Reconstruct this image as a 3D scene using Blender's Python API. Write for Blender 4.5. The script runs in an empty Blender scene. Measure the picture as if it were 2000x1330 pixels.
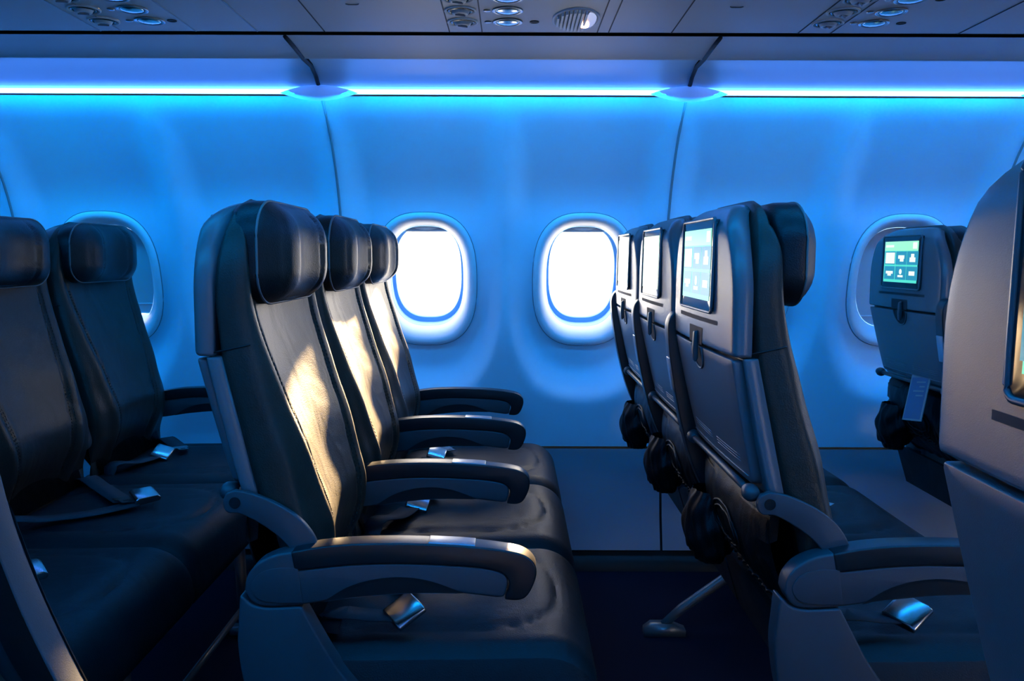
import bpy, bmesh, math, random
from mathutils import Vector, Matrix
random.seed(7)
S = bpy.context.scene
COL = S.collection
R = math.radians
EYE = 1.05

# ---------------------------------------------------------------- camera
cd = bpy.data.cameras.new('camera')
cam = bpy.data.objects.new('camera', cd)
COL.objects.link(cam)
cd.sensor_width = 36.0
cd.lens = 36.0 * 1720 / 2000
cd.clip_start = 0.02
cam.matrix_world = (Matrix.Translation((0, 0, EYE)) @ Matrix.Rotation(R(90 - 5.48), 4, 'X')
                    @ Matrix.Rotation(R(0.2), 4, 'Z'))
S.camera = cam

# ---------------------------------------------------------------- world, sun, exposure
SKY = 9.5
SUN = 82.0
SUN_DIR = Vector((-0.062, -1.0, -0.19))
LED = 15.0
WASH = 5.6
AISLE = 42.0
EXPOSURE = 0.0
w = bpy.data.worlds.new('world')
S.world = w
w.use_nodes = True
nt = w.node_tree
bg = nt.nodes['Background']
bg.inputs['Color'].default_value = (1.0, 0.88, 0.74, 1)
bg.inputs['Strength'].default_value = SKY
sd = bpy.data.lights.new('sun', 'SUN')
sd.energy = SUN
sd.angle = R(1.4)
sd.color = (1.0, 0.66, 0.32)
so = bpy.data.objects.new('sun', sd)
so.rotation_euler = SUN_DIR.to_track_quat('-Z', 'Y').to_euler()
so.location = (1, 8, 3)
COL.objects.link(so)
vs = S.view_settings
vs.view_transform = 'Standard'
vs.look = 'None'
vs.exposure = EXPOSURE
vs.gamma = 1.0
vs.use_curve_mapping = False
S.cycles.use_denoising = True
S.cycles.max_bounces = 8
S.cycles.diffuse_bounces = 4
S.cycles.glossy_bounces = 3
S.cycles.transparent_max_bounces = 12
S.cycles.caustics_reflective = False
S.cycles.caustics_refractive = False
S.cycles.sample_clamp_indirect = 6.0


# ---------------------------------------------------------------- materials
def new_mat(name):
    m = bpy.data.materials.new(name)
    m.use_nodes = True
    return m, m.node_tree, m.node_tree.nodes['Principled BSDF']


def plastic(name, col, rough=0.4, bump=0.0, scale=900, spec=0.5, metal=0.0):
    m, n, b = new_mat(name)
    b.inputs['Base Color'].default_value = (*col, 1)
    b.inputs['Roughness'].default_value = rough
    b.inputs['Metallic'].default_value = metal
    b.inputs['Specular IOR Level'].default_value = spec
    tc = n.nodes.new('ShaderNodeTexCoord')
    if bump:
        no = n.nodes.new('ShaderNodeTexNoise')
        no.inputs['Scale'].default_value = scale
        no.inputs['Detail'].default_value = 3
        n.links.new(tc.outputs['Object'], no.inputs['Vector'])
        bp = n.nodes.new('ShaderNodeBump')
        bp.inputs['Strength'].default_value = bump
        bp.inputs['Distance'].default_value = 0.002
        n.links.new(no.outputs['Fac'], bp.inputs['Height'])
        n.links.new(bp.outputs['Normal'], b.inputs['Normal'])
    return m


def leather(name, col, rough, wr=0.35, spec=0.32):
    """grained leather: fine pebble grain over slow creases"""
    m, n, b = new_mat(name)
    b.inputs['Base Color'].default_value = (*col, 1)
    b.inputs['Roughness'].default_value = rough
    b.inputs['Specular IOR Level'].default_value = spec
    tc = n.nodes.new('ShaderNodeTexCoord')
    v = n.nodes.new('ShaderNodeTexVoronoi')
    v.inputs['Scale'].default_value = 420
    n.links.new(tc.outputs['Object'], v.inputs['Vector'])
    no = n.nodes.new('ShaderNodeTexNoise')
    no.inputs['Scale'].default_value = 9
    no.inputs['Detail'].default_value = 2
    no.inputs['Distortion'].default_value = 0.6
    n.links.new(tc.outputs['Object'], no.inputs['Vector'])
    b1 = n.nodes.new('ShaderNodeBump')
    b1.inputs['Strength'].default_value = 0.25
    b1.inputs['Distance'].default_value = 0.0012
    n.links.new(v.outputs['Distance'], b1.inputs['Height'])
    b2 = n.nodes.new('ShaderNodeBump')
    b2.inputs['Strength'].default_value = wr
    b2.inputs['Distance'].default_value = 0.012
    n.links.new(no.outputs['Fac'], b2.inputs['Height'])
    n.links.new(b1.outputs['Normal'], b2.inputs['Normal'])
    n.links.new(b2.outputs['Normal'], b.inputs['Normal'])
    return m


def emit(name, col, strength):
    m = bpy.data.materials.new(name)
    m.use_nodes = True
    n = m.node_tree
    n.nodes.clear()
    e = n.nodes.new('ShaderNodeEmission')
    e.inputs['Color'].default_value = (*col, 1)
    e.inputs['Strength'].default_value = strength
    o = n.nodes.new('ShaderNodeOutputMaterial')
    n.links.new(e.outputs[0], o.inputs[0])
    return m


def glow(name, col, strength):
    """lit display under glossy glass"""
    m, n, b = new_mat(name)
    b.inputs['Base Color'].default_value = (0.01, 0.01, 0.012, 1)
    b.inputs['Roughness'].default_value = 0.24
    b.inputs['Specular IOR Level'].default_value = 0.6
    b.inputs['Emission Color'].default_value = (*col, 1)
    b.inputs['Emission Strength'].default_value = strength
    return m


def cap_mat():
    """milky plastic: part of the light behind it comes through"""
    m, n, b = new_mat('milky_cap')
    b.inputs['Base Color'].default_value = (0.74, 0.78, 0.82, 1)
    b.inputs['Roughness'].default_value = 0.35
    t = n.nodes.new('ShaderNodeBsdfTranslucent')
    t.inputs['Color'].default_value = (0.7, 0.75, 0.8, 1)
    mx = n.nodes.new('ShaderNodeMixShader')
    mx.inputs[0].default_value = 0.12
    n.links.new(b.outputs[0], mx.inputs[1])
    n.links.new(t.outputs[0], mx.inputs[2])
    n.links.new(mx.outputs[0], n.nodes['Material Output'].inputs['Surface'])
    return m


def pane_mat():
    m = bpy.data.materials.new('window_pane')
    m.use_nodes = True
    n = m.node_tree
    n.nodes.clear()
    t = n.nodes.new('ShaderNodeBsdfTransparent')
    t.inputs['Color'].default_value = (0.96, 0.97, 0.97, 1)
    g = n.nodes.new('ShaderNodeBsdfGlossy')
    g.inputs['Roughness'].default_value = 0.03
    f = n.nodes.new('ShaderNodeFresnel')
    f.inputs['IOR'].default_value = 1.35
    mx = n.nodes.new('ShaderNodeMixShader')
    o = n.nodes.new('ShaderNodeOutputMaterial')
    n.links.new(f.outputs[0], mx.inputs[0])
    n.links.new(t.outputs[0], mx.inputs[1])
    n.links.new(g.outputs[0], mx.inputs[2])
    n.links.new(mx.outputs[0], o.inputs[0])
    return m


M = dict(
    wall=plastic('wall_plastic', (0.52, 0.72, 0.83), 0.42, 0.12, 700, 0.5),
    dado=plastic('dado_plastic', (0.26, 0.30, 0.36), 0.5, 0.15, 700, 0.4),
    ceil=plastic('ceiling_plastic', (0.58, 0.60, 0.62), 0.5, 0.1, 700, 0.3),
    dark=plastic('dark_gap', (0.01, 0.012, 0.016), 0.7),
    seal=plastic('grey_seal', (0.22, 0.23, 0.25), 0.35),
    ring=plastic('window_ring_plastic', (0.70, 0.75, 0.79), 0.5, 0.05, 700),
    shade=plastic('shade_plastic', (0.50, 0.53, 0.56), 0.5, 0.05, 700),
    outer=plastic('outer_frame', (0.20, 0.42, 0.75), 0.65),  # blue of the light strips is put into this base colour
    shell=plastic('grey_shell_plastic', (0.125, 0.133, 0.145), 0.27, 0.10, 1100, 0.5),
    tray=plastic('grey_tray_plastic', (0.12, 0.125, 0.135), 0.34, 0.15, 1100, 0.5),
    arm=plastic('grey_arm_plastic', (0.055, 0.06, 0.068), 0.40, 0.12, 1100, 0.5),
    pad=plastic('dark_arm_pad', (0.014, 0.014, 0.016), 0.32, 0.06, 900, 0.5),
    leather=leather('charcoal_leather', (0.034, 0.028, 0.022), 0.40),
    leather2=leather('black_leather', (0.012, 0.012, 0.013), 0.40, 0.2),
    pocket=leather('pocket_leather', (0.007, 0.007, 0.008), 0.42, 0.9, 0.16),
    cushion=leather('seat_leather', (0.012, 0.012, 0.014), 0.52, 0.3),
    piping=plastic('piping', (0.16, 0.155, 0.15), 0.5),
    stitch=plastic('stitch_thread', (0.012, 0.012, 0.012), 0.6),
    belt=plastic('belt_webbing', (0.045, 0.055, 0.065), 0.75, 0.5, 500, 0.3),
    chrome=plastic('brushed_steel', (0.62, 0.63, 0.62), 0.22, 0.03, 500, 0.5, 1.0),
    satin=plastic('satin_metal', (0.40, 0.42, 0.44), 0.35, 0, 500, 0.5, 1.0),
    black=plastic('black_plastic', (0.012, 0.012, 0.014), 0.25),
    bezel=plastic('screen_bezel', (0.02, 0.02, 0.022), 0.12),
    carpet=plastic('carpet', (0.012, 0.013, 0.03), 0.95, 0.9, 500, 0.1),
    frame=plastic('under_frame_metal', (0.20, 0.21, 0.22), 0.4, 0, 500, 0.5, 0.6),
    led=emit('sidewall_light', (0.07, 0.24, 1.0), LED),
    aisle=emit('ceiling_wash_light', (0.0, 0.30, 1.0), AISLE),
    lens=emit('warm_lamp', (1.0, 0.50, 0.32), 9.0),
    pane=pane_mat(),
    cap=cap_mat(),
    ui_bg=glow('screen_cyan', (0.10, 0.80, 0.62), 1.0),
    ui_head=glow('screen_green', (0.38, 1.0, 0.62), 1.0),
    ui_tile=glow('screen_blue', (0.03, 0.30, 0.46), 1.0),
    ui_white=glow('screen_white', (0.85, 1.0, 0.85), 1.1),
    ui_line=glow('screen_line', (0.16, 0.75, 0.75), 1.0),
    card=plastic('card_blue', (0.10, 0.16, 0.30), 0.3),
    card2=plastic('card_white', (0.35, 0.36, 0.36), 0.4),
)


# ---------------------------------------------------------------- mesh helpers
def link(o, parent=None):
    COL.objects.link(o)
    if parent:
        o.parent = parent
    return o


def mesh(name, verts, faces, mats, smooth=True, fm=None, fix=True):
    me = bpy.data.meshes.new(name)
    me.from_pydata([tuple(v) for v in verts], [], faces)
    if not isinstance(mats, (list, tuple)):
        mats = [mats]
    for m in mats:
        me.materials.append(m)
    if fm:
        for p, k in zip(me.polygons, fm):
            p.material_index = k
    if fix:
        bm = bmesh.new()
        bm.from_mesh(me)
        bmesh.ops.recalc_face_normals(bm, faces=bm.faces)
        bm.to_mesh(me)
        bm.free()
    for p in me.polygons:
        p.use_smooth = smooth
    return me


def obj(name, me, parent=None, loc=(0, 0, 0), rot=(0, 0, 0), bevel=0, segs=3, label=None):
    o = bpy.data.objects.new(name, me)
    o.location = loc
    o.rotation_euler = rot
    link(o, parent)
    if bevel:
        b = o.modifiers.new('bevel', 'BEVEL')
        b.width = bevel
        b.segments = segs
        b.limit_method = 'ANGLE'
        b.angle_limit = R(35)
        b.harden_normals = False
    if label:
        o['label'] = label
    return o


CACHE = {}


def cached(key, fn):
    if key not in CACHE:
        CACHE[key] = fn()
    return CACHE[key]


def thing(name, label, cat, loc=(0, 0, 0), rz=0, group=None, kind=None):
    o = bpy.data.objects.new(name, None)
    o.empty_display_size = 0.05
    link(o)
    o.location = loc
    o.rotation_euler = (0, 0, rz)
    o['label'] = label
    o['category'] = cat
    if group:
        o['group'] = group
    if kind:
        o['kind'] = kind
    return o


def structure(o):
    o['kind'] = 'structure'
    return o


class MB:
    """collects pieces of ONE part"""
    def __init__(s):
        s.v, s.f, s.m = [], [], []

    def add(s, verts, faces, mi=0):
        k = len(s.v)
        s.v += [tuple(v) for v in verts]
        s.f += [tuple(i + k for i in f) for f in faces]
        s.m += [mi] * len(faces)
        return s

    def box(s, a, b, mi=0):
        (x0, y0, z0), (x1, y1, z1) = a, b
        v = [(x, y, z) for x in (x0, x1) for y in (y0, y1) for z in (z0, z1)]
        return s.add(v, [(0, 1, 3, 2), (4, 6, 7, 5), (0, 4, 5, 1), (2, 3, 7, 6), (0, 2, 6, 4), (1, 5, 7, 3)], mi)

    def prism(s, prof, y0, y1, mi=0):
        n = len(prof)
        v = [(x, y0, z) for x, z in prof] + [(x, y1, z) for x, z in prof]
        f = [tuple(range(n)), tuple(range(2 * n - 1, n - 1, -1))]
        f += [(i, (i + 1) % n, n + (i + 1) % n, n + i) for i in range(n)]
        return s.add(v, f, mi)

    def tube(s, pts, r, n=8, closed=False, mi=0, flat=1.0):
        pts = [Vector(p) for p in pts]
        m = len(pts)
        vs_, fs = [], []
        up = Vector((0, 0, 1))
        for i, p in enumerate(pts):
            a = pts[(i - 1) % m] if (closed or i > 0) else p
            b = pts[(i + 1) % m] if (closed or i < m - 1) else p
            t = (b - a).normalized()
            u = t.cross(up)
            if u.length < 0.1:
                u = t.cross(Vector((1, 0, 0)))
            u.normalize()
            w_ = t.cross(u)
            rr = r[i] if isinstance(r, (list, tuple)) else r
            for k in range(n):
                an = 2 * math.pi * k / n
                vs_.append(p + u * (math.cos(an) * rr) + w_ * (math.sin(an) * rr * flat))
        for i in range(m if closed else m - 1):
            j = (i + 1) % m
            for k in range(n):
                l = (k + 1) % n
                fs.append((i * n + k, i * n + l, j * n + l, j * n + k))
        if not closed:
            fs.append(tuple(range(n - 1, -1, -1)))
            fs.append(tuple((m - 1) * n + k for k in range(n)))
        return s.add(vs_, fs, mi)

    def ribbon(s, pts, wvec, th=0.0015, mi=0):
        """flat webbing swept along pts, widthwise vector(s) wvec"""
        m = len(pts)
        vs_, fs = [], []
        pts = [Vector(p) for p in pts]
        for i, p in enumerate(pts):
            wv = Vector(wvec[i]) if isinstance(wvec[0], (tuple, list, Vector)) else Vector(wvec)
            a = pts[max(i - 1, 0)]
            b = pts[min(i + 1, m - 1)]
            t = (b - a).normalized()
            nrm = t.cross(wv).normalized() * th
            vs_ += [p - wv / 2 - nrm, p + wv / 2 - nrm, p + wv / 2 + nrm, p - wv / 2 + nrm]
        for i in range(m - 1):
            for k in range(4):
                l = (k + 1) % 4
                fs.append((i * 4 + k, i * 4 + l, i * 4 + 4 + l, i * 4 + 4 + k))
        fs += [(3, 2, 1, 0), tuple((m - 1) * 4 + k for k in range(4))]
        return s.add(vs_, fs, mi)

    def lathe(s, prof, center, axis='Z', n=24, mi=0, sx=1.0, sy=1.0):
        """prof: (radius, height) list"""
        c = Vector(center)
        vs_, fs = [], []
        for r, h in prof:
            for k in range(n):
                a = 2 * math.pi * k / n
                u, v = math.cos(a) * r * sx, math.sin(a) * r * sy
                p = {'Z': (u, v, h), 'Y': (u, h, v), 'X': (h, u, v)}[axis]
                vs_.append(c + Vector(p))
        for i in range(len(prof) - 1):
            for k in range(n):
                l = (k + 1) % n
                fs.append((i * n + k, i * n + l, (i + 1) * n + l, (i + 1) * n + k))
        fs.append(tuple(range(n)))
        fs.append(tuple((len(prof) - 1) * n + k for k in range(n - 1, -1, -1)))
        return s.add(vs_, fs, mi)

    def mesh(s, name, mats, smooth=True, fix=True):
        return mesh(name, s.v, s.f, mats, smooth, s.m, fix)


def flat_smooth(me, deg=35):
    """smooth shading with sharp edges above an angle"""
    bm = bmesh.new()
    bm.from_mesh(me)
    for e in bm.edges:
        if len(e.link_faces) == 2:
            e.smooth = e.calc_face_angle(0) < R(deg)
    bm.to_mesh(me)
    bm.free()
    return me


def lerp_table(t, z):
    if z <= t[0][0]:
        return t[0][1]
    for (a, b), (c, d) in zip(t, t[1:]):
        if z <= c:
            return b + (d - b) * (z - a) / (c - a)
    return t[-1][1]


def smooth_table(t, z):
    """Catmull-Rom through (z, value) knots"""
    if z <= t[0][0]:
        return t[0][1]
    if z >= t[-1][0]:
        return t[-1][1]
    for i in range(len(t) - 1):
        if z <= t[i + 1][0]:
            (z1, p1), (z2, p2) = t[i], t[i + 1]
            z0, p0 = t[i - 1] if i else (z1 - (z2 - z1), p1 - (p2 - p1))
            z3, p3 = t[i + 2] if i + 2 < len(t) else (z2 + (z2 - z1), p2 + (p2 - p1))
            u = (z - z1) / (z2 - z1)
            m1 = (p2 - p0) / (z2 - z0) * (z2 - z1)
            m2 = (p3 - p1) / (z3 - z1) * (z2 - z1)
            return ((2 * u ** 3 - 3 * u ** 2 + 1) * p1 + (u ** 3 - 2 * u ** 2 + u) * m1
                    + (-2 * u ** 3 + 3 * u ** 2) * p2 + (u ** 3 - u ** 2) * m2)


def catmull(pts, k=6, closed=False):
    out = []
    n = len(pts)
    rng = range(n) if closed else range(n - 1)
    for i in rng:
        p0 = Vector(pts[(i - 1) % n] if (closed or i) else pts[0])
        p1 = Vector(pts[i])
        p2 = Vector(pts[(i + 1) % n])
        p3 = Vector(pts[(i + 2) % n] if (closed or i + 2 < n) else pts[-1])
        for j in range(k):
            u = j / k
            out.append(0.5 * ((2 * p1) + (p2 - p0) * u + (2 * p0 - 5 * p1 + 4 * p2 - p3) * u * u
                              + (3 * p1 - p0 - 3 * p2 + p3) * u ** 3))
    if not closed:
        out.append(Vector(pts[-1]))
    return out


def rrect(hw, z0, z1, rb, rt, n=8, taper=0.0):
    """rounded rectangle outline in (y,z), bottom radius rb, top radius rt; taper narrows the bottom"""
    pts = []
    for cx, cz, r, a0 in ((hw - rt, z1 - rt, rt, 0), (-(hw - rt), z1 - rt, rt, 90),
                          (-(hw - rb), z0 + rb, rb, 180), (hw - rb, z0 + rb, rb, 270)):
        for k in range(n + 1):
            a = R(a0 + 90 * k / n)
            pts.append((cx + r * math.cos(a), cz + r * math.sin(a)))
    # densify straight edges
    out = []
    m = len(pts)
    for i in range(m):
        a, b = pts[i], pts[(i + 1) % m]
        out.append(a)
        d = math.dist(a, b)
        k = int(d / 0.02)
        for j in range(1, k):
            out.append((a[0] + (b[0] - a[0]) * j / k, a[1] + (b[1] - a[1]) * j / k))
    if taper:
        out = [(y * (1 - taper * (z1 - z) / (z1 - z0)), z) for y, z in out]
    return out


def slab(outline, xback, depth, r, center, rings=6, crown=0.0, segs=4, mb=None, mi=0, toward=-1):
    """a plate whose outline lies in (y,z); its visible face is at xback(y,z), edges rounded by r.
    toward=-1: the visible face looks to -X, +1: to +X"""
    mb = mb or MB()
    cy, cz = center
    n = len(outline)
    hw = max(abs(y - cy) for y, z in outline)
    v, f = [], []

    def ring(inset, off):
        s_ = 1 - inset / hw
        for y, z in outline:
            yy, zz = cy + (y - cy) * s_, cz + (z - cz) * s_
            v.append((xback(yy, zz) - toward * off, yy, zz))
    layers = [(0.0, depth), (0.0, r)]
    for k in range(1, segs + 1):
        a = R(90 * k / segs)
        layers.append((r * (1 - math.cos(a)), r * (1 - math.sin(a))))
    for k in range(1, rings):
        layers.append((r + (hw - r) * k / rings, 0))
    for a, b in layers:
        ring(a, b)
    L = len(layers)
    for i in range(L - 1):
        for k in range(n):
            l = (k + 1) % n
            f.append((i * n + k, i * n + l, (i + 1) * n + l, (i + 1) * n + k))
    v.append((xback(cy, cz), cy, cz))
    for k in range(n):
        f.append(((L - 1) * n + k, (L - 1) * n + (k + 1) % n, len(v) - 1))
    f.append(tuple(range(n)))
    mb.add(v, f, mi)
    return mb


# ================================================================ THE CABIN
X0, X1 = -3.8, 3.8
PX = 0.508            # a panel joint
PW = 1.0668           # panel width, two window pitches
WZ = 0.968            # window centre height
YW = 2.0 * 0.98       # mirror: starboard y = YW - y
WALL_T = [(0.405, 2.955), (0.6, 2.965), (0.8, 2.955), (0.95, 2.945), (1.05, 2.93), (1.191, 2.885),
          (1.293, 2.838), (1.421, 2.742), (1.513, 2.628)]
RING_D = 2.985


def ring_d(z):
    return 2.985 - 0.24 * (z - WZ)


def wall_d(x, z, xc):
    d = smooth_table(WALL_T, z)
    sm = lambda t: (lambda q: q * q * (3 - 2 * q))(max(0.0, min(1.0, t)))
    sx = sm((1 - abs(x - xc) / 0.2667) / 0.345)
    sz = sm((1 - (z - WZ) / 0.55) / 0.55) if z > WZ else sm((1 - (WZ - z) / 0.42) / 0.38)
    if z < WZ:      # the foot of the scoop is rounded
        r = ((abs(x - xc) / 0.2667) ** 2.6 + ((WZ - z) / 0.42) ** 2.6) ** (1 / 2.6)
        s_ = min(sx, sm((1 - r) / 0.30))
    else:
        s_ = sx * sz
    zc = min(max(z, WZ - 0.223), WZ + 0.223)
    off = ring_d(zc) - smooth_table(WALL_T, zc)
    return d + off * s_


def window_outline(hx, hz, n=72, e=2.7):
    out = []
    for k in range(n):
        a = 2 * math.pi * k / n
        c, s_ = math.cos(a), math.sin(a)
        q = (abs(c) ** e + abs(s_) ** e) ** (-1 / e)
        out.append((c * q * hx, s_ * q * hz))
    return out


HX, HZ = 0.171, 0.223


def wall_cell(mb, xc, flip):
    """one window bay of the sidewall with its opening"""
    z0, z1, hw = 0.405, 1.513, PW / 4
    n = 96
    rings = 26
    inner = window_outline(HX, HZ, n)
    v, f = [], []
    # outer rectangle by ray
    for i in range(rings + 1):
        t = i / rings
        for (ix, iz) in inner:
            a = math.atan2(iz, ix)
            c, s_ = math.cos(a), math.sin(a)
            zz = (z1 - WZ) if s_ > 0 else (WZ - z0)
            k = min(hw / abs(c) if abs(c) > 1e-6 else 9, zz / abs(s_) if abs(s_) > 1e-6 else 9)
            ox, oz = c * k, s_ * k
            x = xc + ix + (ox - ix) * t
            z = WZ + iz + (oz - iz) * t
            v.append((x, z))
    # snap the ray nearest each corner on to it
    base = rings * n
    for cx, cz in ((hw, z1 - WZ), (-hw, z1 - WZ), (-hw, z0 - WZ), (hw, z0 - WZ)):
        j = min(range(n), key=lambda q: math.dist(v[base + q], (xc + cx, WZ + cz)))
        for i in range(rings + 1):
            t = i / rings
            ix, iz = inner[j]
            v[i * n + j] = (xc + ix + (cx - ix) * t, WZ + iz + (cz - iz) * t)
    out = []
    for x, z in v:
        y = wall_d(x, z, xc)
        out.append((x, (YW - y) if flip else y, z))
    for i in range(rings):
        for k in range(n):
            l = (k + 1) % n
            f.append((i * n + k, i * n + l, (i + 1) * n + l, (i + 1) * n + k))
    mb.add(out, f)


def Y(y, flip):
    return YW - y if flip else y


def strip(mb, pts, xa, xb, flip=False, mi=0, nx=1):
    """extrude a (y,z) polyline along X"""
    for i in range(nx):
        a = xa + (xb - xa) * i / nx
        b = xa + (xb - xa) * (i + 1) / nx
        v = [(a, Y(y, flip), z) for y, z in pts] + [(b, Y(y, flip), z) for y, z in pts]
        n = len(pts)
        mb.add(v, [(k, k + 1, n + k + 1, n + k) for k in range(n - 1)], mi)
    return mb


joints = [PX + PW * k for k in range(-4, 4)]
for flip in (False, True):
    side = 'right' if flip else 'left'
    for k, xa in enumerate(joints[:-1]):
        mb = MB()
        for q in (0.25, 0.75):
            wall_cell(mb, xa + PW * q, flip)
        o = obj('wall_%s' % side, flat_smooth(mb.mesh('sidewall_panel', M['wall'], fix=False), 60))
        bmm = bmesh.new(); bmm.from_mesh(o.data)
        bmesh.ops.remove_doubles(bmm, verts=bmm.verts, dist=0.0004)
        bmm.to_mesh(o.data); bmm.free()
        structure(o)
        # shrink a hair so a dark joint shows
        o.location.x = (xa + PW / 2) * 0.006
        o.scale.x = 1 - 0.006
        # dado panel below
        m2 = MB()
        strip(m2, [(2.955, 0.397), (2.95, 0.30), (2.93, 0.17), (2.90, 0.06)], xa + 0.004, xa + PW - 0.004, flip)
        structure(obj('wall_%s_dado' % side, m2.mesh('dado_panel', M['dado'], fix=False)))
        # upper valance and cove of the same panel
        m3 = MB()
        strip(m3, [(2.415, 1.583), (2.50, 1.578), (2.555, 1.560), (2.59, 1.538), (2.600, 1.527)],
              xa + 0.004, xa + PW - 0.004, flip)
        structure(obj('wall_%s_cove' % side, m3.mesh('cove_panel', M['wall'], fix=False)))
        m4 = MB()
        strip(m4, [(2.215, 1.586), (2.30, 1.582), (2.395, 1.573), (2.402, 1.570), (2.406, 1.574), (2.415, 1.588)],
              xa + 0.004, xa + PW - 0.004, flip)
        structure(obj('wall_%s_valance' % side, m4.mesh('valance_panel', M['ceil'], fix=False)))
    # dark backing behind all joints
    mb = MB()
    bk = [(2.195, 1.60), (2.43, 1.605), (2.60, 1.565), (2.650, 1.52), (2.640, 1.508)]
    strip(mb, bk, X0, X1, flip)
    for xa in joints:
        strip(mb, [(2.650, 1.52), (2.76, 1.435), (2.86, 1.31), (2.905, 1.2), (2.95, 1.06)], xa - 0.025, xa + 0.025, flip)
    o = obj('trim_backing_%s' % side, mb.mesh('joint_backing', M['dark'], fix=False))
    structure(o)
    # backing around joints lower down, between windows only, plus under the dado line
    mb = MB()
    for xa in joints:
        strip(mb, [(2.945, 1.07), (2.965, 0.95), (2.98, 0.8), (2.985, 0.6), (2.975, 0.40)], xa - 0.03, xa + 0.03, flip)
    strip(mb, [(2.957, 0.412), (2.966, 0.407), (2.966, 0.394), (2.9655, 0.30), (2.945, 0.17), (2.915, 0.04), (2.86, 0.035), (2.86, 0.0)], X0, X1, flip)
    o = obj('trim_lower_backing_%s' % side, mb.mesh('joint_backing', M['dark'], fix=False))
    structure(o)
    # seals standing in the joints
    for k, xa in enumerate(joints):
        pts = [(xa, Y(smooth_table(WALL_T, z) - 0.001, flip), z) for z in [0.41 + 1.095 * q / 24 for q in range(25)]]
        o = obj('trim_seal_%s' % side, MB().tube(pts, 0.0042, 6).mesh('joint_seal', M['seal']))
        structure(o)
        pts = [(xa, Y(y, flip), z) for y, z in [(2.22, 1.584), (2.31, 1.579), (2.40, 1.572), (2.50, 1.572), (2.555, 1.556), (2.592, 1.535)]]
        o = obj('trim_seal_%s' % side, MB().tube(pts, 0.006, 6).mesh('joint_seal', M['dark']))
        structure(o)

# sidewall light strips, one per panel, with the lens-shaped caps over the joints
led_names = {-2: 'behind the rear row of seats', -1: 'above the middle pair of windows', 0: 'above the windows ahead'}
for flip in (False, True):
    for k, xa in enumerate(joints[:-1]):
        if flip and k not in (1, 2, 3, 4, 5):
            continue
        if flip:
            lab = 'long white blue glowing light strip on the near side wall behind the camera'
        else:
            lab = {2: 'glowing white light strip in the upper left of the photo, left of both lens-shaped caps',
                   3: 'glowing white light strip between the two lens-shaped caps, above the middle windows',
                   4: 'glowing white light strip in the upper right, right of both lens-shaped caps'}.get(
                k, 'glowing white light strip on the far side wall outside the frame')
        t = thing('sidewall_light', lab, 'light strip', (xa + PW / 2, Y(2.60, flip), 1.52), 0, 'sidewall light strips')
        s_ = -1 if not flip else 1
        L = PW / 2 - 0.004
        mb = MB()
        prof = [(0.0, -0.0065), (0.006, -0.0055), (0.009, -0.001), (0.008, 0.005), (0.0, 0.0075)]
        v = [(-L, s_ * a, b) for a, b in prof] + [(L, s_ * a, b) for a, b in prof]
        n = len(prof)
        mb.add(v, [(i, i + 1, n + i + 1, n + i) for i in range(n - 1)])
        obj('light_diffuser', mb.mesh('light_diffuser', M['led']), t)
        ad = bpy.data.lights.new('wash_lamp', 'AREA')
        ad.shape = 'RECTANGLE'
        ad.size = 2 * L
        ad.size_y = 0.010
        ad.energy = WASH
        ad.color = (0.0, 0.32, 1.0)
        ao = bpy.data.objects.new('wash_lamp', ad)
        ao.location = (0, s_ * 0.016, -0.004)
        ao.rotation_euler = (R(60) * (1 if not flip else -1), 0, 0)
        link(ao, t)
        mb = MB()
        mb.prism([(-PW / 2 + 0.004, -0.006), (PW / 2 - 0.004, -0.006), (PW / 2 - 0.004, 0.010), (-PW / 2 + 0.004, 0.010)],
                 -s_ * 0.012, 0.0)
        obj('light_housing', mb.mesh('light_housing', M['ring']), t, bevel=0.001)
for flip in (False, True):
    for k, xa in enumerate(joints[1:-1]):
        if flip and k not in (1, 2, 3):
            continue
        lab = {2: 'pale blue lens-shaped cap over the wall joint above the dark aisle headrest, left of centre',
               3: 'pale blue lens-shaped cap over the wall joint, upper right of centre'}.get(
            k, 'pale lens-shaped cap over a wall joint outside the frame')
        if flip:
            lab = 'pale lens-shaped cap on the near wall behind the camera'
        mb = MB()
        n = 28
        rows_ = []
        v, f = [], []
        s_ = -1 if not flip else 1
        for i in range(n + 1):
            u = -1 + 2 * i / n
            h = 0.022 * (1 - abs(u) ** 1.9) + 0.0006
            for j in range(9):
                a = math.pi * j / 8
                v.append((u * 0.112, s_ * math.sin(a) * h * 0.95, -math.cos(a) * h))
        for i in range(n):
            for j in range(8):
                f.append((i * 9 + j, i * 9 + j + 1, i * 9 + 10 + j, i * 9 + 9 + j))
        mb.add(v, f)
        o = obj('joint_cap', mb.mesh('joint_cap', M['cap']), None, (xa, Y(2.594, flip), 1.516))
        o['label'] = lab
        o['category'] = 'cap'
        o['group'] = 'joint caps on the light rail'


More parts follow.
